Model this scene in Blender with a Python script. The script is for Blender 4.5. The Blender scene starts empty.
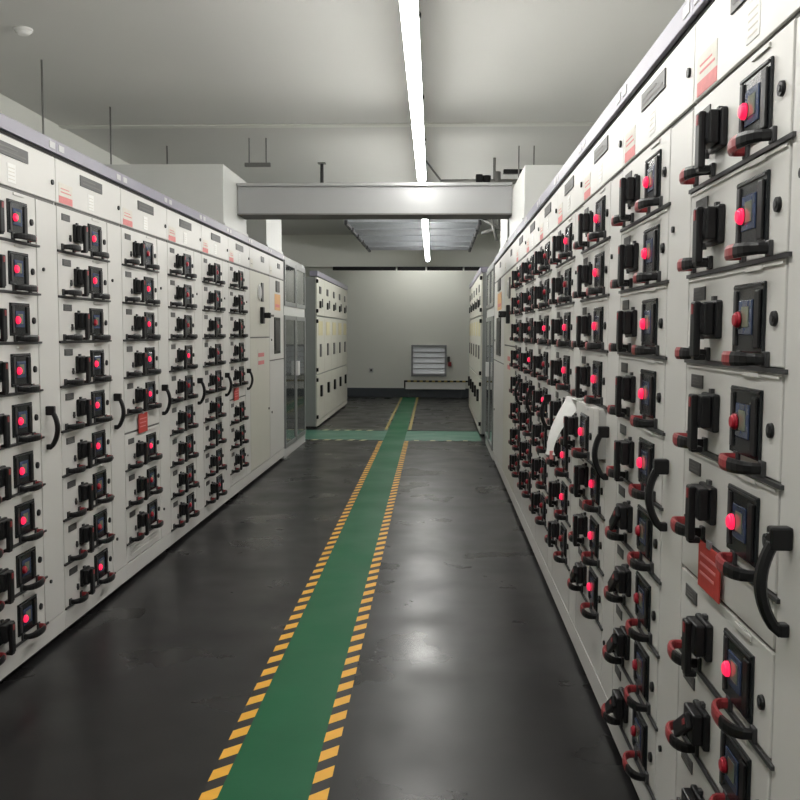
import bpy, bmesh, math, random
from mathutils import Vector, Matrix
random.seed(7)
scene = bpy.context.scene
C = scene.collection
PI = math.pi

# ------------------------------------------------------------------ materials
def mat(name, col, rough=.5, metal=0., emit=0., ecol=None, noise=0., nscale=6., rnoise=0., bump=0., spec=.5, bscale=60., coat=0.):
    m = bpy.data.materials.new(name); m.use_nodes = True
    nt = m.node_tree; b = nt.nodes['Principled BSDF']
    c = (col[0], col[1], col[2], 1)
    b.inputs['Base Color'].default_value = c
    b.inputs['Roughness'].default_value = rough
    b.inputs['Metallic'].default_value = metal
    b.inputs['Specular IOR Level'].default_value = spec
    b.inputs['Coat Weight'].default_value = coat
    if emit:
        b.inputs['Emission Color'].default_value = (*(ecol or col), 1)
        b.inputs['Emission Strength'].default_value = emit
    if noise or rnoise or bump:
        tc = nt.nodes.new('ShaderNodeTexCoord')
        def nz(scale, detail=4):
            n = nt.nodes.new('ShaderNodeTexNoise'); n.inputs['Scale'].default_value = scale
            n.inputs['Detail'].default_value = detail
            nt.links.new(tc.outputs['Object'], n.inputs['Vector']); return n
        if noise:
            n = nz(nscale); mp = nt.nodes.new('ShaderNodeMix'); mp.data_type = 'RGBA'
            mp.inputs['A'].default_value = tuple(v * (1 - noise) for v in col) + (1,)
            mp.inputs['B'].default_value = tuple(min(1, v * (1 + noise)) for v in col) + (1,)
            nt.links.new(n.outputs['Fac'], mp.inputs['Factor'])
            nt.links.new(mp.outputs['Result'], b.inputs['Base Color'])
        if rnoise:
            n = nz(nscale * .7, 6); mr = nt.nodes.new('ShaderNodeMapRange')
            mr.inputs['From Min'].default_value = .3; mr.inputs['From Max'].default_value = .7
            mr.inputs['To Min'].default_value = rough - rnoise; mr.inputs['To Max'].default_value = rough + rnoise
            nt.links.new(n.outputs['Fac'], mr.inputs['Value']); nt.links.new(mr.outputs['Result'], b.inputs['Roughness'])
        if bump:
            n = nz(bscale, 5); bp = nt.nodes.new('ShaderNodeBump'); bp.inputs['Strength'].default_value = bump
            bp.inputs['Distance'].default_value = .01
            nt.links.new(n.outputs['Fac'], bp.inputs['Height']); nt.links.new(bp.outputs['Normal'], b.inputs['Normal'])
    return m

M = dict(
    paint=mat('cabinet paint', (.67, .66, .635), .40, noise=.03, nscale=3, spec=.4),
    rail=mat('lavender grey rail paint', (.27, .26, .32), .4, noise=.06, nscale=4),
    gap=mat('dark gap', (.02, .02, .02), .8, noise=.1),
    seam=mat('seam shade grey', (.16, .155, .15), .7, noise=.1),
    black=mat('black plastic', (.009, .009, .010), .38, rnoise=.05, spec=.3),
    black2=mat('black glossy bezel', (.014, .016, .018), .25, noise=.1, spec=.35),
    dark=mat('dark grey plastic', (.035, .035, .037), .45, noise=.1),
    screen=mat('blue grey screen', (.045, .065, .13), .12, noise=.3, nscale=30),
    lcd=mat('lcd glass', (.17, .19, .14), .1, noise=.2, nscale=40),
    redlit=mat('lit red button', (.9, .02, .08), .35, emit=.75, ecol=(1, .02, .09), noise=.05),
    reddim=mat('unlit red button', (.42, .012, .03), .35, noise=.05),
    redtip=mat('dark red tip', (.30, .035, .04), .4, noise=.1),
    redink=mat('red sticker ink', (.70, .24, .24), .6, noise=.15, nscale=50),
    pinkink=mat('faded sticker', (.68, .65, .59), .6, noise=.12, nscale=60),
    card=mat('red card', (.52, .05, .04), .55, noise=.2, nscale=60),
    white=mat('white paper', (.85, .85, .83), .6, noise=.03),
    plate=mat('engraved dark nameplate', (.065, .065, .065), .45, noise=.25, nscale=90),
    steel=mat('galvanised steel', (.45, .47, .50), .38, metal=.7, noise=.15, nscale=20),
    rod=mat('grey steel rod', (.20, .20, .19), .5, metal=.3, noise=.1),
    floor=mat('dark rubber floor', (.013, .0125, .013), .32, noise=.4, nscale=3.2, rnoise=.09, bump=.05, bscale=9, spec=.34),
    green=mat('green floor paint', (.005, .115, .045), .5, noise=.18, nscale=2.5, rnoise=.07, bump=.04, bscale=14, spec=.25),
    greenpale=mat('worn green floor paint', (.06, .19, .13), .4, noise=.25, nscale=4, rnoise=.07),
    yellow=mat('yellow tape', (.90, .46, .04), .5, noise=.12, nscale=20),
    yellowworn=mat('worn yellow line', (.42, .33, .10), .5, noise=.2, nscale=10),
    tapeblack=mat('black tape', (.015, .013, .012), .5, noise=.1),
    wall=mat('wall plaster', (.76, .77, .72), .8, noise=.03, nscale=1.2, bump=.05, bscale=30),
    ceil=mat('ceiling plaster', (.66, .66, .635), .85, noise=.04, nscale=.8, bump=.04, bscale=20),
    base=mat('dark slate skirting', (.055, .065, .075), .5, noise=.1),
    duct=mat('bus duct paint', (.37, .375, .375), .35, noise=.03, spec=.5),
    riser=mat('riser box paint', (.62, .63, .61), .45, noise=.03),
    grey=mat('grey cabinet steel', (.25, .26, .255), .4, noise=.06, spec=.5),
    greydk=mat('dark grey louvre', (.10, .11, .105), .45, noise=.1),
    cream=mat('cream paint', (.64, .63, .56), .45, noise=.04),
    yelpl=mat('pale yellow plate', (.68, .62, .38), .5, noise=.05),
    orange=mat('orange label', (.75, .42, .18), .5, noise=.1),
    housing=mat('lamp housing', (.55, .55, .55), .5, noise=.03),
    tube=mat('lamp diffuser', (1, 1, 1), .5, emit=25.0, ecol=(1.0, .985, .94)),
    alu=mat('aluminium louvre', (.50, .52, .54), .35, metal=.5, noise=.06),
    frame=mat('grey louvre frame', (.25, .26, .27), .4, metal=.3, noise=.05),
)
# clear pane with slight reflection
g = bpy.data.materials.new('cabinet glass'); g.use_nodes = True
gb = g.node_tree.nodes['Principled BSDF']
gb.inputs['Base Color'].default_value = (.38, .42, .42, 1); gb.inputs['Roughness'].default_value = .06
gb.inputs['Transmission Weight'].default_value = .9; gb.inputs['IOR'].default_value = 1.45
M['glass'] = g

# ------------------------------------------------------------------ mesh builder
class MB:
    def __init__(s): s.bm = bmesh.new(); s.mats = []
    def mi(s, m):
        if m not in s.mats: s.mats.append(m)
        return s.mats.index(m)
    def box(s, x0, x1, y0, y1, z0, z1, m, bev=0.):
        i = s.mi(m)
        r = bmesh.ops.create_cube(s.bm, size=1)
        vs = r['verts']
        for v in vs:
            v.co = Vector(((x0 + x1) / 2 + v.co.x * (x1 - x0), (y0 + y1) / 2 + v.co.y * (y1 - y0), (z0 + z1) / 2 + v.co.z * (z1 - z0)))
        fs = {f for v in vs for f in v.link_faces}
        for f in fs: f.material_index = i
        if bev:
            es = {e for f in fs for e in f.edges}
            r = bmesh.ops.bevel(s.bm, geom=list(es), offset=bev, segments=2, affect='EDGES', profile=.5)
            for f in r['faces']: f.material_index = i
        return s
    def cyl(s, p0, p1, r0, m, r1=None, n=12):
        i = s.mi(m); p0 = Vector(p0); p1 = Vector(p1); r1 = r0 if r1 is None else r1
        d = (p1 - p0).normalized(); q = d.to_track_quat('Z', 'Y')
        a = [s.bm.verts.new(p0 + q @ Vector((math.cos(2 * PI * k / n) * r0, math.sin(2 * PI * k / n) * r0, 0))) for k in range(n)]
        b = [s.bm.verts.new(p1 + q @ Vector((math.cos(2 * PI * k / n) * r1, math.sin(2 * PI * k / n) * r1, 0))) for k in range(n)]
        for k in range(n):
            f = s.bm.faces.new((a[k], a[(k + 1) % n], b[(k + 1) % n], b[k])); f.material_index = i; f.smooth = True
        for f in (s.bm.faces.new(a[::-1]), s.bm.faces.new(b)): f.material_index = i
        return s
    def sweep(s, pts, w, h, mats, up=(0, 0, 1)):
        """rectangular bar swept along pts; w across, h along `up`; mats: one per segment or a single name"""
        up = Vector(up); pts = [Vector(p) for p in pts]; rings = []
        for k, p in enumerate(pts):
            d = (pts[min(k + 1, len(pts) - 1)] - pts[max(k - 1, 0)]).normalized()
            sd = d.cross(up).normalized()
            ww = w[k] if isinstance(w, (list, tuple)) else w
            hh = h[k] if isinstance(h, (list, tuple)) else h
            ring = []
            for n_ in range(8):
                a = PI / 8 + n_ * PI / 4
                cx = max(-1, min(1, math.cos(a) * 1.3)); cz = max(-1, min(1, math.sin(a) * 1.3))
                ring.append(s.bm.verts.new(p + sd * cx * ww / 2 + up * cz * hh / 2))
            rings.append(ring)
        for k in range(len(rings) - 1):
            mm = s.mi(mats if isinstance(mats, str) else mats[k])
            for j in range(8):
                f = s.bm.faces.new((rings[k][j], rings[k][(j + 1) % 8], rings[k + 1][(j + 1) % 8], rings[k + 1][j]))
                f.material_index = mm
        m0 = s.mi(mats if isinstance(mats, str) else mats[0]); m1 = s.mi(mats if isinstance(mats, str) else mats[-1])
        s.bm.faces.new(rings[0][::-1]).material_index = m0; s.bm.faces.new(rings[-1]).material_index = m1
        return s
    def quad(s, pts, m):
        f = s.bm.faces.new([s.bm.verts.new(p) for p in pts]); f.material_index = s.mi(m); return s
    def mesh(s, name):
        bmesh.ops.recalc_face_normals(s.bm, faces=s.bm.faces)
        me = bpy.data.meshes.new(name); s.bm.to_mesh(me); s.bm.free()
        for k in s.mats: me.materials.append(M[k])
        return me

def ob(name, me, parent=None, loc=(0, 0, 0), rot=None, label=None):
    if isinstance(me, MB): me = me.mesh(name)
    o = bpy.data.objects.new(name, me); C.objects.link(o)
    if parent is not None: o.parent = parent
    o.location = loc
    if rot: o.rotation_euler = rot
    if label: o['label'] = label
    return o
def thing(name, label, cat, loc=(0, 0, 0), rz=0, group=None, me=None):
    o = ob(name, me, None, loc, (0, 0, rz))
    o['label'] = label; o['category'] = cat
    if group: o['group'] = group
    return o
def struct(name, mb, label=None):
    o = ob(name, mb); o['kind'] = 'structure'
    if label: o['label'] = label
    return o

# ------------------------------------------------------------------ calibrated numbers
XL, XR = -1.617, .5665          # aisle-side faces of the two rows
CEIL = 3.10
WALLY = 19.04
SK = -.0065                     # the walkway and the lamp line run very slightly to the left

# ------------------------------------------------------------------ shell
struct('floor', MB().box(-3.3, 2.4, -3.2, WALLY + .1, -.1, 0, 'floor'), 'dark grey rubber floor')
struct('ceiling', MB().box(-3.3, 2.4, -3.2, WALLY + .1, CEIL, CEIL + .1, 'ceil'), 'white plaster ceiling')
struct('wall_left', MB().box(-3.4, -3.3, -3.2, WALLY + .1, 0, CEIL, 'wall'))
struct('wall_right', MB().box(2.4, 2.5, -3.2, WALLY + .1, 0, CEIL, 'wall'))
struct('wall_back', MB().box(-3.3, 2.4, WALLY, WALLY + .1, 0, CEIL, 'wall'))
struct('wall_front', MB().box(-3.3, 2.4, -3.3, -3.2, 0, CEIL, 'wall'))
struct('ceiling_beam', MB().box(-3.3, 2.4, 17.0, 17.45, 2.52, CEIL, 'wall'), 'painted downstand beam below the ceiling near the back wall')
struct('baseboard_back', MB().box(-3.3, 2.4, WALLY - .03, WALLY, 0, .185, 'base'))
struct('trim_1', MB().box(-3.3, 2.4, 8.02, 8.12, CEIL - .012, CEIL, 'wall', .004), 'shallow white strip across the ceiling')

# painted walkway
def skx(x, y): return x + SK * y
def strip(mb, x0, x1, y0, y1, z, m):
    mb.quad([(skx(x0, y0), y0, z), (skx(x1, y0), y0, z), (skx(x1, y1), y1, z), (skx(x0, y1), y1, z)], m)
GX0, GX1 = -.605, -.345
wk = MB()
strip(wk, GX0, GX1, -3.1, 18.95, .002, 'green')
struct('floor_walkway', wk, 'green painted walkway down the middle of the floor')
wk = MB()
wk.quad([(-1.60, 11.35, .0016), (.53, 11.35, .0016), (.53, 12.45, .0016), (-1.60, 12.45, .0016)], 'greenpale')
wk.quad([(-2.6, 11.35, .0016), (-1.60, 11.35, .0016), (-1.60, 12.45, .0016), (-2.6, 12.45, .0016)], 'greenpale')
struct('floor_crossing', wk, 'worn green painted crossing between the rows')
def hazard(name, x0, x1, y0, y1, label):
    mb = MB(); P = .1393; y = y0; z = .0032; w = x1 - x0; k = 0
    # black base with slanted yellow blocks
    strip(mb, x0, x1, y0, y1 + w, z - .0008, 'tapeblack')
    while y < y1:
        h = P * .52; s_ = w * .95
        mb.quad([(skx(x0, y), y, z), (skx(x1, y), y + s_, z), (skx(x1, y + h), y + s_ + h, z), (skx(x0, y + h), y + h, z)], 'yellow')
        y += P; k += 1
    struct(name, mb, label)
hazard('floor_tape_left', -.655, GX0, -2.96, 11.2, 'black and yellow hazard tape along the left edge of the green walkway')
hazard('floor_tape_right', GX1, -.292, -2.96, 11.2, 'black and yellow hazard tape along the right edge of the green walkway')
for nm, yy in (('floor_tape_crossing_near', 11.30), ('floor_tape_crossing_far', 12.45)):
    mb = MB(); x = -1.58
    mb.quad([(-1.6, yy - .05, .0026), (-.74, yy - .05, .0026), (-.74, yy + .05, .0026), (-1.6, yy + .05, .0026)], 'tapeblack')
    while x < -.84:
        mb.quad([(x, yy - .05, .0036), (x + .07, yy - .05, .0036), (x + .11, yy + .05, .0036), (x + .04, yy + .05, .0036)], 'yelpl'); x += .15
    struct(nm, mb)
mb = MB(); mb.box(-.42, .50, 12.44, 12.5, 0, .006, 'tapeblack'); struct('floor_strip_dark', mb, 'black strip across the far right edge of the crossing')
mb = MB()
for x in range(9):
    mb.quad([(-.40 + x * .1, 11.28, .003), (-.34 + x * .1, 11.28, .003), (-.34 + x * .1, 11.36, .003), (-.40 + x * .1, 11.36, .003)], 'yelpl' if x % 2 else 'greenpale')
struct('floor_tape_worn', mb)
mb = MB()
strip(mb, -.655, GX0 - .015, 12.55, 18.9, .003, 'yellowworn'); strip(mb, GX1 + .015, -.292, 12.55, 18.9, .003, 'yellowworn')
struct('floor_lines_far', mb, 'worn yellow lines beside the far end of the walkway')

# ------------------------------------------------------------------ drawer parts (shared meshes; x along the face, -y out of the face, z up)
DH = .190; DW = .597
def f_panel():
    m = MB()
    m.box(.006, DW - .004, -.0, .02, .006, DH - .002, 'paint', .002)
    # pressed lip above the divider and its dark seam below
    m.box(.0, DW + .022, -.006, .0, -.0035, .0045, 'dark')
    m.box(.012, DW - .01, -.003, .0, -.0125, -.0075, 'paint')
    m.box(.40, .49, -.004, 0, DH - .016, DH - .006, 'paint', .001)
    return m.mesh('drawer')
def f_plate():
    m = MB(); m.box(.052, .140, -.003, 0, .134, .163, 'plate', .001)
    for k in range(3): m.box(.062, .128 - k * .012, -.0036, -.003, .140 + k * .007, .1425 + k * .007, 'seam')
    return m.mesh('nameplate')
def f_rot(off=False):
    m = MB()
    m.box(.170, .262, -.014, 0, .052, .130, 'black', .004)      # base plate
    m.box(.178, .254, -.035, -.014, .060, .126, 'black', .004)   # barrel
    m.box(.200, .238, -.036, -.032, .070, .118, 'dark', .003)
    m.box(.206, .222, -.008, 0, .130, .139, 'dark')
    return m.mesh('rotary_switch')
def f_lever(ang):
    # lever hinged at the barrel centre (0,0,0), pointing down
    m = MB()
    m.box(-.017, .017, -.048, -.034, -.080, .034, 'black', .004)
    m.box(-.013, .013, -.046, -.022, -.086, -.074, 'black', .003)
    m.box(-.006, .006, -.0495, -.047, .008, .028, 'redtip')
    return m.mesh('lever')
def f_pull(x0, x1, mirror):
    m = MB(); n = 12; pts = []; ms = []; L = x1 - x0; out = .046
    for k in range(n + 1):
        t = k / n; a = PI * t
        x = x0 + L * (.5 - .5 * math.cos(a)); y = -out * (math.sin(a) ** .55 if 0 < k < n else 0)
        pts.append((x, y, 0))
    for k in range(n):
        t = (k + .5) / n; far = t > .66 if mirror else t < .60
        ms.append('redtip' if far else 'black')
    hs = [.018 + .008 * math.sin(PI * k / n) for k in range(n + 1)]
    m.sweep(pts, .011, hs, ms)
    m.box(x0 - .010, x0 + .012, -.008, 0, -.014, .014, 'dark', .002)
    m.box(x1 - .012, x1 + .010, -.008, 0, -.014, .014, 'dark', .002)
    return m.mesh('pull_handle')
def f_disp():
    m = MB()
    m.box(.345, .510, -.006, 0, .028, .154, 'black2', .002)
    m.box(.357, .372, -.010, -.006, .040, .142, 'dark', .001)
    m.box(.474, .502, -.011, -.006, .036, .140, 'black', .003)
    m.box(.352, .503, -.0085, -.006, .146, .150, 'dark')
    return m.mesh('control_panel')
def f_screen():
    m = MB()
    m.box(.384, .458, -.0085, -.006, .060, .124, 'screen', .002)
    m.box(.404, .442, -.0095, -.0085, .074, .112, 'lcd', .001)
    return m.mesh('screen')
def f_btn(mt):
    m = MB()
    m.cyl((.392, -.005, .088), (.392, -.010, .088), .0175, 'black', n=18)
    m.cyl((.392, -.010, .088), (.392, -.015, .088), .015, mt, .015, n=18)
    m.cyl((.392, -.015, .088), (.392, -.020, .088), .015, mt, .010, n=18)
    return m.mesh('stop_button')
def f_lock():
    m = MB(); m.cyl((.553, -.006, .088), (.553, 0, .088), .0125, 'black', .0135, n=16)
    m.cyl((.553, -.008, .088), (.553, -.006, .088), .006, 'dark', n=10)
    return m.mesh('lock')
def f_pin():
    m = MB(); m.cyl((.135, -.010, .062), (.135, 0, .062), .005, 'dark', n=10); m.box(.131, .139, -.009, -.001, .050, .078, 'dark', .001)
    return m.mesh('latch_pin')
ME = dict(panel=f_panel(), plate=f_plate(), rot=f_rot(), lever=f_lever(0), disp=f_disp(), screen=f_screen(),
          lit=f_btn('redlit'), dim=f_btn('reddim'), lock=f_lock(), pin=f_pin(),
          pullL={m: f_pull(.050, .175, m) for m in (0, 1)}, pullR={m: f_pull(.385, .525, m) for m in (0, 1)})

def drawer(cab, z, state, mirror, out=0., turn=0.):
    d = ob('drawer', ME['panel'], cab, (0, -out, z))
    ob('nameplate', ME['plate'], d)
    ob('rotary_switch', ME['rot'], d)
    ob('rotary_lever', ME['lever'], d, (.215, 0, .094), (0, turn, 0))
    ob('control_panel', ME['disp'], d)
    ob('screen', ME['screen'], d)
    if state == 'lit': ob('stop_button', ME['lit'], d, label='glowing red stop button')
    else: ob('stop_button', ME['dim'], d, label='unlit dark red stop button')
    ob('lock', ME['lock'], d)
    ob('latch_pin', ME['pin'], d)
    ob('pull_handle', ME['pullL'][mirror], d, (0, 0, .020))
    ob('pull_handle', ME['pullR'][mirror], d, (0, 0, .018))
    if out: ob('drawer_box', MB().box(.02, DW - .02, .02, .02 + out + .25, .012, DH - .006, 'paint', .002), d)
    return d

W = .8
def f_body(w, top, depth=1.0):
    m = MB()
    m.box(.001, w - .001, .012, depth, .03, top + .055, 'paint')              # carcass
    m.box(.012, w - .012, .006, .013, .125, top - .0, 'seam')                 # shaded frame behind the doors
    m.box(0.012, w - .012, .03, depth - .02, 0, .03, 'gap')                   # recessed toe
    m.box(.001, w - .001, .0, .012, .03, .112, 'paint', .001)                 # plinth front
    return m.mesh('body')
def f_rail(w, top):
    m = MB()
    m.box(0, w, .004, .05, top + .002, top + .012, 'gap')
    m.box(0, w, -.008, .06, top + .012, top + .066, 'rail', .002)
    m.box(.02, .075, -.010, -.008, top + .026, top + .052, 'housing'); m.box(w - .075, w - .02, -.010, -.008, top + .026, top + .052, 'housing')
    return m.mesh('top_rail')
def f_topdoor(w, z0, z1, sticker, plate):
    m = MB()
    m.box(.003, w - .003, 0, .02, z0 + .008, z1 - .006, 'paint', .002)
    return m.mesh('top_door')
def f_strip(w0, w1, z0, z1):
    m = MB(); m.box(w0 + .0035, w1 - .0025, 0, .02, z0, z1, 'paint', .0015); return m.mesh('cable_door')
def f_bowhandle():
    m = MB(); n = 14; pts = []; ws = []
    for k in range(n + 1):
        t = k / n; z = .168 * t
        y = -.012 - .034 * math.sin(PI * min(1, t * 1.02)) ** .7 if 0 < k else -.010
        if k == n: y = -.030
        pts.append((0, y, z))
    m.sweep(pts, .018, [.016 + .008 * math.sin(PI * k / n) for k in range(n + 1)], 'black', up=(1, 0, 0))
    m.box(-.012, .012, -.036, 0, .136, .174, 'black', .004)
    m.box(-.010, .010, -.016, 0, -.006, .016, 'black', .003)
    return m.mesh('door_handle')
def f_sticker(kind):
    m = MB()
    if kind: m.box(.03, .175, -.0012, 0, 0, .030, 'redink'); m.box(.03, .175, -.0012, 0, .030, .085, 'pinkink'); m.box(.05, .16, -.0018, -.0012, .045, .05, 'redink'); m.box(.05, .14, -.0018, -.0012, .06, .064, 'redink')
    else: m.box(.03, .13, -.0012, 0, 0, .075, 'pinkink'); m.box(.045, .115, -.0018, -.0012, .03, .034, 'seam')
    return m.mesh('warning_sticker')
def f_tplate():
    m = MB(); m.box(0, .27, -.004, 0, 0, .048, 'plate', .001)
    for k in range(2): m.box(.02, .25 - .07 * k, -.0048, -.004, .012 + .016 * k, .018 + .016 * k, 'seam')
    return m.mesh('title_plate')
def f_dot(r=.011):
    m = MB(); m.cyl((0, -.006, 0), (0, 0, 0), r, 'black', n=14); return m.mesh('door_lock')
def f_slip():
    m = MB(); m.box(0, .07, -.0012, 0, 0, .07, 'white')
    for k in range(4): m.box(.008, .06, -.0018, -.0012, .01 + k * .014, .013 + k * .014, 'pinkink')
    return m.mesh('paper_label')
HND = f_bowhandle(); STK = {1: f_sticker(1), 0: f_sticker(0)}; TPL = f_tplate(); DOT = f_dot(); DOT2 = f_dot(.008); SLIP = f_slip()
cache = {}
def cached(k, fn):
    if k not in cache: cache[k] = fn()
    return cache[k]

def cab_base(name, label, side, y0, w, top, group):
    """y0: seam at the left edge of the face, seen from the aisle"""
    if side == 'L': loc, rz = (XL, y0, 0), PI / 2
    else: loc, rz = (XR, y0, 0), -PI / 2
    t = thing(name, label, 'electrical cabinet', loc, rz, group)
    ob('body', cached(('b', w, top), lambda: f_body(w, top)), t)
    ob('top_rail', cached(('r', w, top), lambda: f_rail(w, top)), t)
    return t

def drawer_cab(side, k, label, states, gaps=(), nrow=9, out_row=None, has_handle=True, turned=()):
    top, zd, pitch = (2.055, 1.858, .1935) if side == 'L' else (2.020, 1.832, .190)
    y0 = 3.088 + W * k if side == 'L' else 2.147 + W * k
    t = cab_base('motor_control_cabinet', label, side, y0, W, top, 'motor control cabinets of the ' + ('left' if side == 'L' else 'right') + ' row')
    mir = 1 if side == 'L' else 0
    ob('top_door', cached(('td', W, top), lambda: f_topdoor(W, zd, top, 1, 1)), t)
    ob('warning_sticker', STK[1 if not (side == 'L' and k == 0) else 0], t, (0, 0, zd + .012))
    ob('title_plate', TPL, t, (.265, 0, zd + (.118 if side == 'L' else .112)))
    ob('paper_label', SLIP, t, (.36, 0, zd + .025))
    ob('door_lock', DOT, t, (.762, 0, zd + .085))
    ob('cable_door', cached(('s', side), lambda: f_strip(DW + .003, W, .115, zd - .006)), t)
    for z in (1.575, .28): ob('door_lock', DOT2, t, (.655, 0, z))
    if has_handle: ob('door_handle', HND, t, (.655, 0, .842))
    z = zd; n = 0
    for r in range(nrow):
        if r in gaps:
            z -= pitch / 2
            m = cached(('gap', pitch), lambda: MB().box(.006, DW - .004, 0, .02, .006, pitch / 2 - .002, 'paint', .002).mesh('blank_panel'))
            ob('blank_panel', m, t, (0, 0, z))
        z -= pitch
        drawer(t, z, 'lit' if states[r] == '1' else 'dim', mir, out=.042 if out_row == r else 0., turn=(1.0 if r in turned else 0))
    rest = z - .115
    if rest > .03:
        def mk():
            m = MB().box(.006, DW - .004, 0, .02, .004, rest - .004, 'paint', .002)
            for q in range(3 if side == 'L' else 0):
                zz = rest * (.3 + .2 * q); m.box(.06, DW - .08, -.004, 0, zz, zz + .006, 'paint', .001)
            return m.mesh('base_panel')
        ob('base_panel', cached(('rest', round(rest, 3)), mk), t, (0, 0, .115))
    return t

Llab = ['motor control cabinet nearest the camera in the left row, cut by the left photo edge',
        'motor control cabinet second from the camera in the left row, nine drawers, mostly glowing buttons',
        'motor control cabinet third from the camera in the left row, with a red card',
        'motor control cabinet fourth from the camera in the left row, just past the red card',
        'motor control cabinet fifth from the camera in the left row, full column of drawers',
        'motor control cabinet last in the left row, beside the plain incoming cabinet']
Lst = ['111111101', '110111001', '011111000', '000100000', '000000000', '000000000']
for k in range(6):
    drawer_cab('L', k, Llab[k], Lst[k], gaps=(5,) if k in (2, 5) else (), nrow=8 if k in (2, 5) else 9, turned=())
Rlab = ['motor control cabinet nearest the camera in the right row, red card, large black handle',
        'motor control cabinet second from the camera in the right row, nine drawers',
        'motor control cabinet in the right row with a pulled-out drawer and hanging white paper strip',
        'motor control cabinet in the right row just beyond the one with the paper strip',
        'motor control cabinet in the right row, fifth column of drawers from the camera',
        'motor control cabinet in the right row, second last column of drawers',
        'motor control cabinet in the right row, farthest column of drawers']
Rst = ['11001100', '111110000', '11111111', '10110110', '00101000', '00010000', '00000000']
for k in range(7):
    drawer_cab('R', k, Rlab[k], Rst[k], gaps=(5,) if k == 0 else (), nrow=9 if k == 1 else 8, out_row=4 if k == 2 else None, turned={0: (6, 7), 1: (5, 6, 7, 8), 2: (7,)}.get(k, ()))

# ------------------------------------------------------------------ incoming cabinets beyond the drawers
def frame_cab(name, label, side, ya, yb, top, zd, group):
    w = yb - ya; y0 = ya if side == 'L' else yb
    t = cab_base(name, label, side, y0, w, top, group)
    ob('top_door', cached(('td', w, top), lambda: f_topdoor(w, zd, top, 0, 0)), t)
    ob('warning_sticker', STK[0], t, (0, 0, zd + .02)); ob('title_plate', MB().box(0, .14, -.004, 0, 0, .05, 'plate', .001), t, (w * .55, 0, zd + .10))
    return t, w
def incoming(side, ya, yb, label, top, zd, zs):
    t, w = frame_cab('incoming_cabinet', label, side, ya, yb, top, zd, 'plain incoming cabinets')
    ob('upper_door', MB().box(.004, w - .004, 0, .02, zs + .006, zd - .006, 'cream', .002), t)
    ob('lower_door', MB().box(.004, w - .004, 0, .02, .118, zs - .006, 'cream', .002), t)
    m = MB(); u = w * .44
    m.cyl((u, -.012, 1.68), (u, 0, 1.68), .07, 'white', n=20); m.cyl((u, -.016, 1.68), (u, -.012, 1.68), .06, 'housing', n=20)
    m.box(u + .09, u + .17, -.012, 0, 1.60, 1.77, 'plate', .003); ob('meter', m, t)
    m = MB(); m.box(u + .05, u + .13, -.03, 0, 1.40, 1.55, 'black', .006); m.box(u + .07, u + .11, -.09, -.03, 1.45, 1.50, 'black', .006)
    m.box(u + .11, u + .26, -.09, -.07, 1.465, 1.485, 'black', .004); ob('breaker_switch', m, t)
    m = MB()
    for q in range(2): m.box(u - .06, u + .22, -.002, 0, 1.10 + q * .07 - .07, 1.135 + q * .07 - .07, 'redink'); 
    m.box(u - .07, u + .23, -.0012, 0, .98, 1.17, 'pinkink'); ob('warning_sticker', m, t)
    ob('door_lock', DOT, t, (w * .93, 0, 1.5)); ob('door_lock', DOT, t, (w * .93, 0, .6))
    return t
incoming('L', 7.888, 8.80, 'plain cream incoming cabinet in the left row with a round meter and a black switch', 2.055, 1.858, 1.275)
incoming('R', 6.947, 8.15, 'plain cream incoming cabinet in the right row beyond the last drawers, with a black switch', 2.020, 1.832, 1.22)
def column_cab(side, ya, yb, label, top, zd):
    t, w = frame_cab('cable_cabinet', label, side, ya, yb, top, zd, 'cable cabinets with a dark window')
    ob('upper_door', MB().box(.004, w - .004, 0, .02, 1.056, zd - .006, 'paint', .002), t)
    ob('lower_door', MB().box(.004, w - .004, 0, .02, .118, 1.044, 'paint', .002), t)
    ob('meter', MB().box(w * .42, w * .66, -.01, 0, 1.72, 1.83, 'plate', .003), t)
    ob('warning_sticker', MB().box(w * .35, w * .75, -.0015, 0, 1.54, 1.70, 'orange').box(w * .40, w * .70, -.002, -.0015, 1.57, 1.60, 'redink'), t)
    m = MB(); m.box(w * .30, w * .72, -.006, 0, 1.11, 1.47, 'black2', .003); m.box(w * .34, w * .68, -.008, -.006, 1.14, 1.44, 'dark'); ob('inspection_window', m, t)
    ob('door_lock', DOT, t, (w * .12, 0, 1.25)); ob('door_lock', DOT, t, (w * .12, 0, .55))
    return t
column_cab('L', 8.80, 9.60, 'cream cable cabinet in the left row with a dark window and orange label', 2.055, 1.858)
column_cab('R', 8.15, 9.60, 'cream cable cabinet in the right row with a dark window, beside the grey glazed one', 2.020, 1.832)

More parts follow.
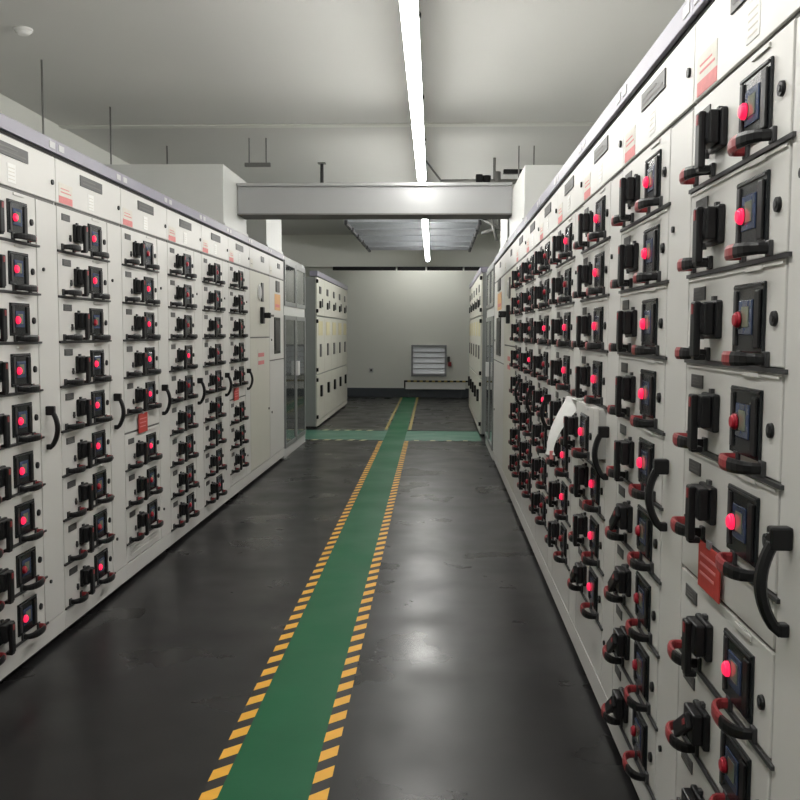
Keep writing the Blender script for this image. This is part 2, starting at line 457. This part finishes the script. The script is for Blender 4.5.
def glazed(side, ya, yb, label, top):
    w = yb - ya; y0 = ya if side == 'L' else yb
    loc, rz = ((XL, y0, 0), PI / 2) if side == 'L' else ((XR, y0, 0), -PI / 2)
    t = thing('glazed_cabinet', label, 'electrical cabinet', loc, rz, 'grey glazed cabinets')
    m = MB(); H = top + .06
    m.box(.002, w - .002, .16, 1.0, .0, H, 'grey'); m.box(.002, w - .002, 0, .16, H - .04, H, 'grey'); m.box(.002, w - .002, 0, .16, 0, .10, 'riser')
    m.box(.002, .03, 0, .16, .1, H - .04, 'grey'); m.box(w - .03, w - .002, 0, .16, .1, H - .04, 'grey')
    m.box(.03, w - .03, 0, .16, 1.50, 1.60, 'riser')
    ob('body', m, t)
    hw = w / 2
    for s_ in range(2):
        a, b = s_ * hw + .03, (s_ + 1) * hw - (.0 if s_ == 0 else .03)
        for (z0, z1) in ((1.60, H - .04), (.10, 1.50)):
            m = MB(); f = .045
            m.box(a, b, -.012, .008, z0, z0 + f, 'grey'); m.box(a, b, -.012, .008, z1 - f, z1, 'grey')
            m.box(a, a + f, -.012, .008, z0 + f, z1 - f, 'grey'); m.box(b - f, b, -.012, .008, z0 + f, z1 - f, 'grey')
            d = ob('glazed_door', m, t)
            ob('glass_pane', MB().box(a + f, b - f, -.004, .001, z0 + f, z1 - f, 'glass'), d)
            if z0 < 1: ob('door_handle', MB().box(b - .036 if s_ == 0 else a + .010, b - .012 if s_ == 0 else a + .034, -.045, -.012, .84, 1.0, 'white', .004), d)
    # equipment seen through the panes
    for s_ in range(4):
        x = .10 + s_ * (w - .2) / 4 + .05
        m = MB(); m.box(x, x + .17, .06, .16, .20, .72, 'greydk', .01); m.box(x + .03, x + .14, .05, .16, .76, .92, 'black', .01)
        m.box(x + .05, x + .12, .05, .16, 1.02, 1.26, 'grey', .01); m.box(x + .02, x + .10, .045, .16, 1.28, 1.40, 'black', .01)
        ob('capacitor_bank', m, t)
    for s_ in range(2):
        x = .14 + s_ * w / 2; ob('terminal_plate', MB().box(x, x + .45, .10, .158, 1.66, 2.0 if side == 'L' else 1.97, 'greydk', .01), t)
    return t
glazed('L', 9.60, 11.13, 'grey metal cabinet with glass doors at the far end of the left row', 2.055)
glazed('R', 9.60, 11.13, 'grey metal cabinet with glass doors at the far end of the right row', 2.020)

# ------------------------------------------------------------------ second banks past the crossing
def far_cab(side, ya, yb, label, first):
    w = yb - ya; y0 = ya if side == 'L' else yb; x = -1.67 if side == 'L' else .53
    t = thing('switchgear_cabinet', label, 'electrical cabinet', (x, y0, 0), PI / 2 if side == 'L' else -PI / 2, 'switchgear cabinets past the crossing on the ' + ('left' if side == 'L' else 'right'))
    m = MB(); m.box(.001, w - .001, .021, 1.0, .03, 2.08, 'grey'); m.box(.01, w - .01, .04, .98, 0, .03, 'gap'); m.box(0.001, w - .001, .0, .021, .03, .09, 'cream')
    ob('body', m, t)
    ob('top_rail', MB().box(0, w, -.01, .10, 2.09, 2.16, 'rail', .002), t)
    zz = ((1.556, 2.08), (.75, 1.536), (.10, .73))
    for i, (z0, z1) in enumerate(zz):
        d = ob('upper_door middle_door lower_door'.split()[i], MB().box(.004, w - .004, 0, .02, z0, z1, 'cream', .003), t)
        m = MB()
        if i == 0:
            m.box(w * .3, w * .5, -.01, 0, 1.86, 1.96, 'plate', .003); m.box(w * .32, w * .44, -.02, 0, 1.66, 1.76, 'black', .004); m.box(w * .65, w * .75, -.01, 0, 1.68, 1.80, 'plate', .003)
            ob('meter', m, d)
        elif i == 1:
            m.box(w * .2, w * .75, -.003, 0, 1.28, 1.48, 'yelpl'); ob('mimic_plate', m, d)
            ob('meter', MB().box(w * .35, w * .55, -.01, 0, .98, 1.16, 'plate', .003), d)
        else:
            ob('door_handle', MB().box(w * .40, w * .52, -.03, 0, .42, .58, 'black', .006), d)
        if first:
            for z in (z0 + .06, z1 - .06): ob('hinge', MB().box(-.012 if side == 'L' else w - .02, .02 if side == 'L' else w + .012, -.02, .01, z - .025, z + .025, 'black', .004), d)
    return t
ordw = ['nearest the crossing', 'second from the crossing', 'in the middle of its bank', 'second last before the back wall', 'farthest, closest to the back wall']
for k in range(5):
    far_cab('L', 12.64 + .84 * k, 12.64 + .84 * (k + 1), 'pale three-door switchgear cabinet past the crossing on the left, ' + ordw[k], k == 0)
for k in range(5):
    far_cab('R', 11.85 + .90 * k, 11.85 + .90 * (k + 1), 'pale three-door switchgear cabinet past the crossing on the right, ' + ordw[k], k == 0)

# ------------------------------------------------------------------ risers and bus duct over the aisle
def riser(x0, x1, y0, y1, z0, z1, label):
    t = thing('riser_box', label, 'duct', ((x0 + x1) / 2, (y0 + y1) / 2, z0), 0, 'white riser boxes on the cabinets')
    cx, cy = (x0 + x1) / 2, (y0 + y1) / 2
    ob('casing', MB().box(x0 - cx, x1 - cx, y0 - cy, y1 - cy, 0, z1 - z0, 'riser', .004), t)
    ob('flange', MB().box(x0 - cx - .012, x1 - cx + .012, y0 - cy - .012, y1 - cy + .012, 0, .02, 'riser', .002), t)
riser(-2.55, XL - .004, 6.965, 7.80, 2.121, 2.575, 'white riser box on the left cabinets, carrying the near end of the grey overhead duct')
riser(-2.55, XL - .004, 8.70, 9.53, 2.121, 2.575, 'white riser box on the left cabinets, behind the overhead duct')
riser(XR + .004, 1.5, 6.40, 7.74, 2.086, 2.46, 'white riser box on the right cabinets, carrying the end of the grey overhead duct')
riser(XR + .004, 1.5, 7.95, 8.83, 2.086, 2.46, 'narrow white riser box on the right cabinets, behind the overhead duct')
t = thing('bus_duct', 'long grey overhead duct bridging the aisle between the two rows', 'duct', (-.52, 7.46, 2.256))
L2 = (XR - XL) / 2 + .0; 
ob('casing', MB().box(-1.097, 1.0865, -.02, .25, .012, .225, 'duct', .003), t)
ob('top_flange', MB().box(-1.097, 1.0865, -.05, .28, .225, .250, 'duct', .003), t)
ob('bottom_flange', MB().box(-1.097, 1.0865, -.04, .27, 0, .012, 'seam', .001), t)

# ------------------------------------------------------------------ lamps: one continuous row of linear fittings
ll = ['linear strip lamp behind the camera', 'linear strip lamp overhead, out of the frame', 'glowing linear strip lamp nearest the camera, cut by the top edge',
      'glowing linear strip lamp ending right before the grey overhead duct', 'glowing linear strip lamp just beyond the overhead duct', 'glowing linear strip lamp second from the far end of the row', 'glowing linear strip lamp at the far end of the row, near the back wall']
tube = MB().cyl((0, -1.195, -.002), (0, 1.195, -.002), .034, 'tube', n=20).mesh('diffuser')
hous = MB().box(-.030, .030, -1.198, 1.198, .033, .060, 'housing', .004).mesh('housing')
for k in range(7):
    yc = 15.55 - 2.4 * (6 - k) - 1.2 if k > 3 else 7.41 - 2.4 * (3 - k) - 1.2
    t = thing('strip_lamp', ll[k], 'lamp', (-.098 + SK * yc, yc, 2.540), 0.0065, 'linear strip lamps along the aisle')
    ob('diffuser', tube, t); ob('housing', hous, t)
    for s_ in ((-.9, .9) if k < 6 else (-.62, .19)):
        m = MB(); m.cyl((0, s_, .055), (0, s_, CEIL - 2.540 - .01), .002, 'housing', n=6); ob('hanging_wire', m, t)
        ob('ceiling_hook', MB().box(-.02, .02, s_ - .02, s_ + .02, CEIL - 2.540 - .02, CEIL - 2.540, 'dark', .003), t)

for k, xx in enumerate((-.3,)):
    t = thing('strip_lamp', 'unseen strip lamp added between the far ceiling beam and the back wall', 'lamp', (xx, 18.2, CEIL - .07), PI / 2, None)  # added lamp, hidden by the beam, that brightens the back wall
    ob('diffuser', MB().cyl((0, -.58, 0), (0, .58, 0), .03, 'tube', n=16), t); ob('housing', MB().box(-.04, .04, -.6, .6, .03, .07, 'housing', .004), t)

# ------------------------------------------------------------------ rods, trays, pipes under the ceiling
t = thing('cable_tray', 'long cable tray hung on thin rods behind the top of the left cabinets', 'cable tray', (-2.70, 8.0, 2.28))
ob('tray', MB().box(-.12, .10, -6, 2.9, 0, .01, 'steel').box(-.12, -.11, -6, 2.9, .01, .06, 'steel').box(.09, .10, -6, 2.9, .01, .06, 'steel'), t)
for y in (4.85, 6.12, 7.39, 8.93):
    ob('threaded_rod', MB().cyl((.08, y - 8, .0), (.08, y - 8, CEIL - 2.28), .007, 'rod', n=8), t)
def hanger(label, pts, y, zb, bar=True):
    t = thing('pipe_hanger', label, 'hanger', (sum(pts) / len(pts), y, zb), 0)
    cx = sum(pts) / len(pts)
    for x in pts: ob('threaded_rod', MB().cyl((x - cx, 0, 0), (x - cx, 0, CEIL - zb), .006, 'rod', n=8), t)
    ob('crossbar', MB().box(min(pts) - cx - .04, max(pts) - cx + .04, -.02, .02, -.02, .015, 'rod', .002), t)
    return t
hanger('pair of thin rods hanging from the ceiling near the left end of the overhead duct', [-1.757, -1.60], 8.59, 2.86)
hanger('pair of thin steel rods hanging from the ceiling above the right riser box', [.746, .889], 9.0, 2.70)
t = thing('steel_pole', 'short dark pole hanging from the ceiling behind the overhead duct', 'pole', (-1.245, 9.85, 2.72))
ob('rod', MB().cyl((0, 0, 0), (0, 0, CEIL - 2.72), .018, 'dark', n=10), t); ob('ceiling_plate', MB().box(-.04, .04, -.04, .04, CEIL - 2.732, CEIL - 2.72, 'rod', .002), t)
t = thing('sprinkler_pipe', 'grey sprinkler pipe with dark valves under the ceiling, right of the lamp', 'pipe', (.45, 9.6, 2.86))
ob('pipe', MB().cyl((-.45, 0, 0), (.55, 0, 0), .025, 'rod', n=12), t)
ob('valve', MB().cyl((.02, 0, -.10), (.02, 0, .06), .045, 'black', n=12).box(-.09, -.02, -.05, .05, -.07, .07, 'black', .01), t)
ob('valve', MB().cyl((.13, 0, -.10), (.13, 0, .10), .035, 'rod', n=12).box(.09, .17, -.05, .05, -.10, -.03, 'redtip', .01), t)
ob('drop_pipe', MB().cyl((.10, 0, 0), (.10, 0, CEIL - 2.86), .014, 'rod', n=10), t)
ob('cable_duct', MB().box(.19, .50, -.04, .04, .08, .12, 'black', .004), t)
ob('brace', MB().cyl((-.45, 0, .02), (-.62, 0, CEIL - 2.86), .01, 'rod', n=8), t)
for k in range(5):
    y = 12.35 + k * .86
    t = thing('cable_tray', 'galvanised cable tray crossing over the aisle beyond the overhead duct, ' + ['nearest of five', 'second of five', 'middle of five', 'fourth of five', 'farthest of five'][k],
              'cable tray', (-.35, y, 2.74), 0, 'five cable trays over the far aisle')
    m = MB(); m.box(-.86, .86, -.31, .31, 0, .012, 'steel'); m.box(-.86, .86, -.31, -.30, .012, .07, 'steel'); m.box(-.86, .86, .30, .31, .012, .07, 'steel')
    for q in range(3): m.box(-.86, .86, -.2 + q * .18, -.17 + q * .18, -.008, 0, 'steel', .002)
    ob('tray', m, t)
    for x in (-.86, .86):
        ob('end_bracket', MB().box(x - .02, x + .02, -.33, .33, -.03, .03, 'dark', .003), t)
        ob('threaded_rod', MB().cyl((x, .28, 0), (x, .28, CEIL - 2.74), .006, 'rod', n=8), t)
t = thing('pipe_bundle', 'tangle of small pipes and valves behind the right end of the overhead duct', 'pipe', (.70, 11.2, 2.40))
for q, (a, b) in enumerate((((-.22, 0, .30), (.12, 0, .10)), ((-.10, 0, .32), (-.02, 0, .02)), ((-.2, .1, .12), (.12, .1, .22)), ((.02, -.1, .30), (.10, -.1, .02)))):
    ob('pipe', MB().cyl(a, b, .02, 'rod', n=10), t)
ob('pipe', MB().cyl((0, 0, .15), (0, 0, .70), .016, 'rod', n=10), t)
ob('valve', MB().box(.02, .12, -.06, .06, .0, .05, 'black', .01).box(-.2, -.14, -.04, .04, .26, .32, 'black', .01), t)
t = thing('smoke_detector', 'small white round detector on the ceiling at the top left', 'smoke detector', (-2.46, 5.5, CEIL - .035))
ob('base', MB().cyl((0, 0, .02), (0, 0, .035), .055, 'white', n=20), t); ob('cap', MB().cyl((0, 0, 0), (0, 0, .02), .03, 'white', .05, n=20), t)
for k, (xa, xb) in enumerate(((-1.95, -.80), (-.77, -.26), (-.23, .42), (.45, 1.1))):
    tt = thing('cable_duct', 'black cable duct under the far ceiling beam, ' + ['leftmost piece', 'second piece from the left', 'piece beneath the end of the lamp row', 'rightmost piece'][k], 'cable duct', (xa, 17.0, 2.49), 0, 'black cable ducts under the far beam',
               MB().box(0, xb - xa, -.03, .05, -.035, .031, 'black', .003).mesh('cable_duct'))

# ------------------------------------------------------------------ back wall items
t = thing('louvre_shutter', 'grey framed metal louvre shutter low on the back wall', 'louvre', (-.207, WALLY, .43))
m = MB(); a, h = .362, .645
m.box(-a, a, -.05, 0, 0, .04, 'frame'); m.box(-a, a, -.05, 0, h - .04, h, 'frame'); m.box(-a, -a + .04, -.05, 0, .04, h - .04, 'frame'); m.box(a - .04, a, -.05, 0, .04, h - .04, 'frame')
ob('frame', m, t)
m = MB()
for k in range(5):
    z = .045 + k * .112
    m.quad([(-a + .04, -.035, z), (a - .04, -.035, z), (a - .04, -.008, z + .105), (-a + .04, -.008, z + .105)], 'alu')
    m.box(-a + .04, a - .04, -.042, -.028, z, z + .012, 'frame')
ob('slats', m, t)
t = thing('actuator_box', 'small dark red actuator box beside the louvre shutter', 'box', (.205, WALLY, .70))  # box taken to be the shutter's actuator
ob('case', MB().box(-.035, .02, -.07, 0, .02, .14, 'dark', .006), t); ob('cover', MB().box(-.02, .05, -.08, -.0, -.06, .03, 'redtip', .006), t)
t = thing('barrier_board', 'low white barrier board with a black and yellow striped top under the louvre shutter', 'barrier', (-.08, 18.85, 0))
ob('panel', MB().box(-.60, .62, 0, .04, .175, .32, 'white', .004), t)
ob('foot', MB().box(-.58, -.54, .0, .04, 0, .175, 'base').box(.54, .58, 0, .04, 0, .175, 'base').box(-.02, .02, 0, .04, 0, .175, 'base'), t)
m = MB(); x = -.62; k = 0
while x < .62:
    m.box(x, x + .062, -.012, .05, .32, .355, 'tapeblack' if k % 2 == 0 else 'yellowworn'); x += .062; k += 1
m.box(-.63, -.60, -.012, .05, .20, .355, 'tapeblack')
ob('striped_edge', m, t)
t = thing('wall_socket', 'small grey wall socket low on the back wall, left of the louvre shutter', 'socket', (-1.395, WALLY, .55))
ob('plate', MB().box(-.045, .045, -.012, 0, -.045, .045, 'housing', .004), t); ob('insert', MB().box(-.022, .022, -.016, -.012, -.022, .022, 'dark', .002), t)

# ------------------------------------------------------------------ cards and the paper strip
def card(label, loc, rz, w, h, tilt=0):
    t = thing('warning_card', label, 'card', loc, rz, None)
    m = MB(); m.box(-w / 2, w / 2, -.003, 0, -h, 0, 'card', .001)
    ob('sheet', m, t)
    m = MB()
    for q in range(3): m.box(-w / 2 + .015, w / 2 - .015 - .01 * q, -.0036, -.003, -h * (.3 + .2 * q), -h * (.3 + .2 * q) + .006, 'redink')
    ob('print', m, t)
    ob('clip', MB().box(-.012, .012, -.006, 0, -.004, .012, 'steel', .001), t)
card('red warning card on the nearest cabinet of the right row, under the fifth drawer', (XR - .008, 1.897, .888), -PI / 2, .150, .098)
card('red warning card on the third cabinet of the left row', (XL + .008, 3.088 + 1.6 + .27, .882), PI / 2, .15, .105)
card('small red warning card on the last drawer cabinet of the left row', (XL + .008, 3.088 + 4.0 + .20, .882), PI / 2, .17, .10)

# paper strip: clipped to the top edge of the pulled-out drawer, curling out and down
t = thing('paper_strip', 'white paper strip curling down from the pulled-out drawer, pink lower end', 'paper', (XR - .046, 3.58, 1.0715))
m = MB(); n = 18; rows = []
for k in range(n + 1):
    q = k / n
    x = -.100 * math.sin(q * PI * .5) ** 1.15 + .006; z = .004 - .215 * q ** 1.1; y = -.012 - .03 * q
    w = .038 * (1 - .70 * q) if q < .9 else .010 + (q - .9) * .12
    if q < .06: z = .002
    d = Vector((.80, -.55, -.22 * (1 - q))).normalized()
    c = Vector((x, y, z)); rows.append([c - d * w, c + Vector((0, -.003, 0)), c + d * w])
for k in range(n):
    for j in range(2): m.quad([rows[k][j], rows[k][j + 1], rows[k + 1][j + 1], rows[k + 1][j]], 'white')
bmesh.ops.remove_doubles(m.bm, verts=m.bm.verts, dist=1e-5)
bmesh.ops.solidify(m.bm, geom=list(m.bm.faces), thickness=.0012)
ob('sheet', m, t)
ob('pink_tag', MB().box(-.096, -.082, -.050, -.040, -.228, -.195, 'redink', .002), t, label='faded pink tag at the end of the strip')
ob('taped_end', MB().box(-.012, .040, -.06, .10, .0005, .003, 'white', .001), t)

# ------------------------------------------------------------------ world, camera, view
w = bpy.data.worlds.new('room'); scene.world = w; w.use_nodes = True
w.node_tree.nodes['Background'].inputs[0].default_value = (.05, .05, .05, 1)
f, yaw, pitch, roll, hh = 926.29, .0419, .0726, .0040, 1.3238
cy, sy, cp, sp, cr, sr = math.cos(yaw), math.sin(yaw), math.cos(pitch), math.sin(pitch), math.cos(roll), math.sin(roll)
F = Vector((-sy * cp, cy * cp, -sp)); R0 = Vector((cy, sy, 0)); U0 = R0.cross(F)
R = cr * R0 + sr * U0; U = -sr * R0 + cr * U0
cam = bpy.data.cameras.new('camera'); co = bpy.data.objects.new('camera', cam); C.objects.link(co)
mw = Matrix((R, U, -F)).transposed().to_4x4(); mw.translation = Vector((0, 0, hh)); co.matrix_world = mw
cam.sensor_width = 36; cam.lens = f / 800 * 36; cam.clip_start = .05; cam.clip_end = 60
scene.camera = co
scene.view_settings.view_transform = 'Standard'; scene.view_settings.look = 'None'
scene.view_settings.exposure = .42; scene.view_settings.gamma = 1; scene.view_settings.use_curve_mapping = False
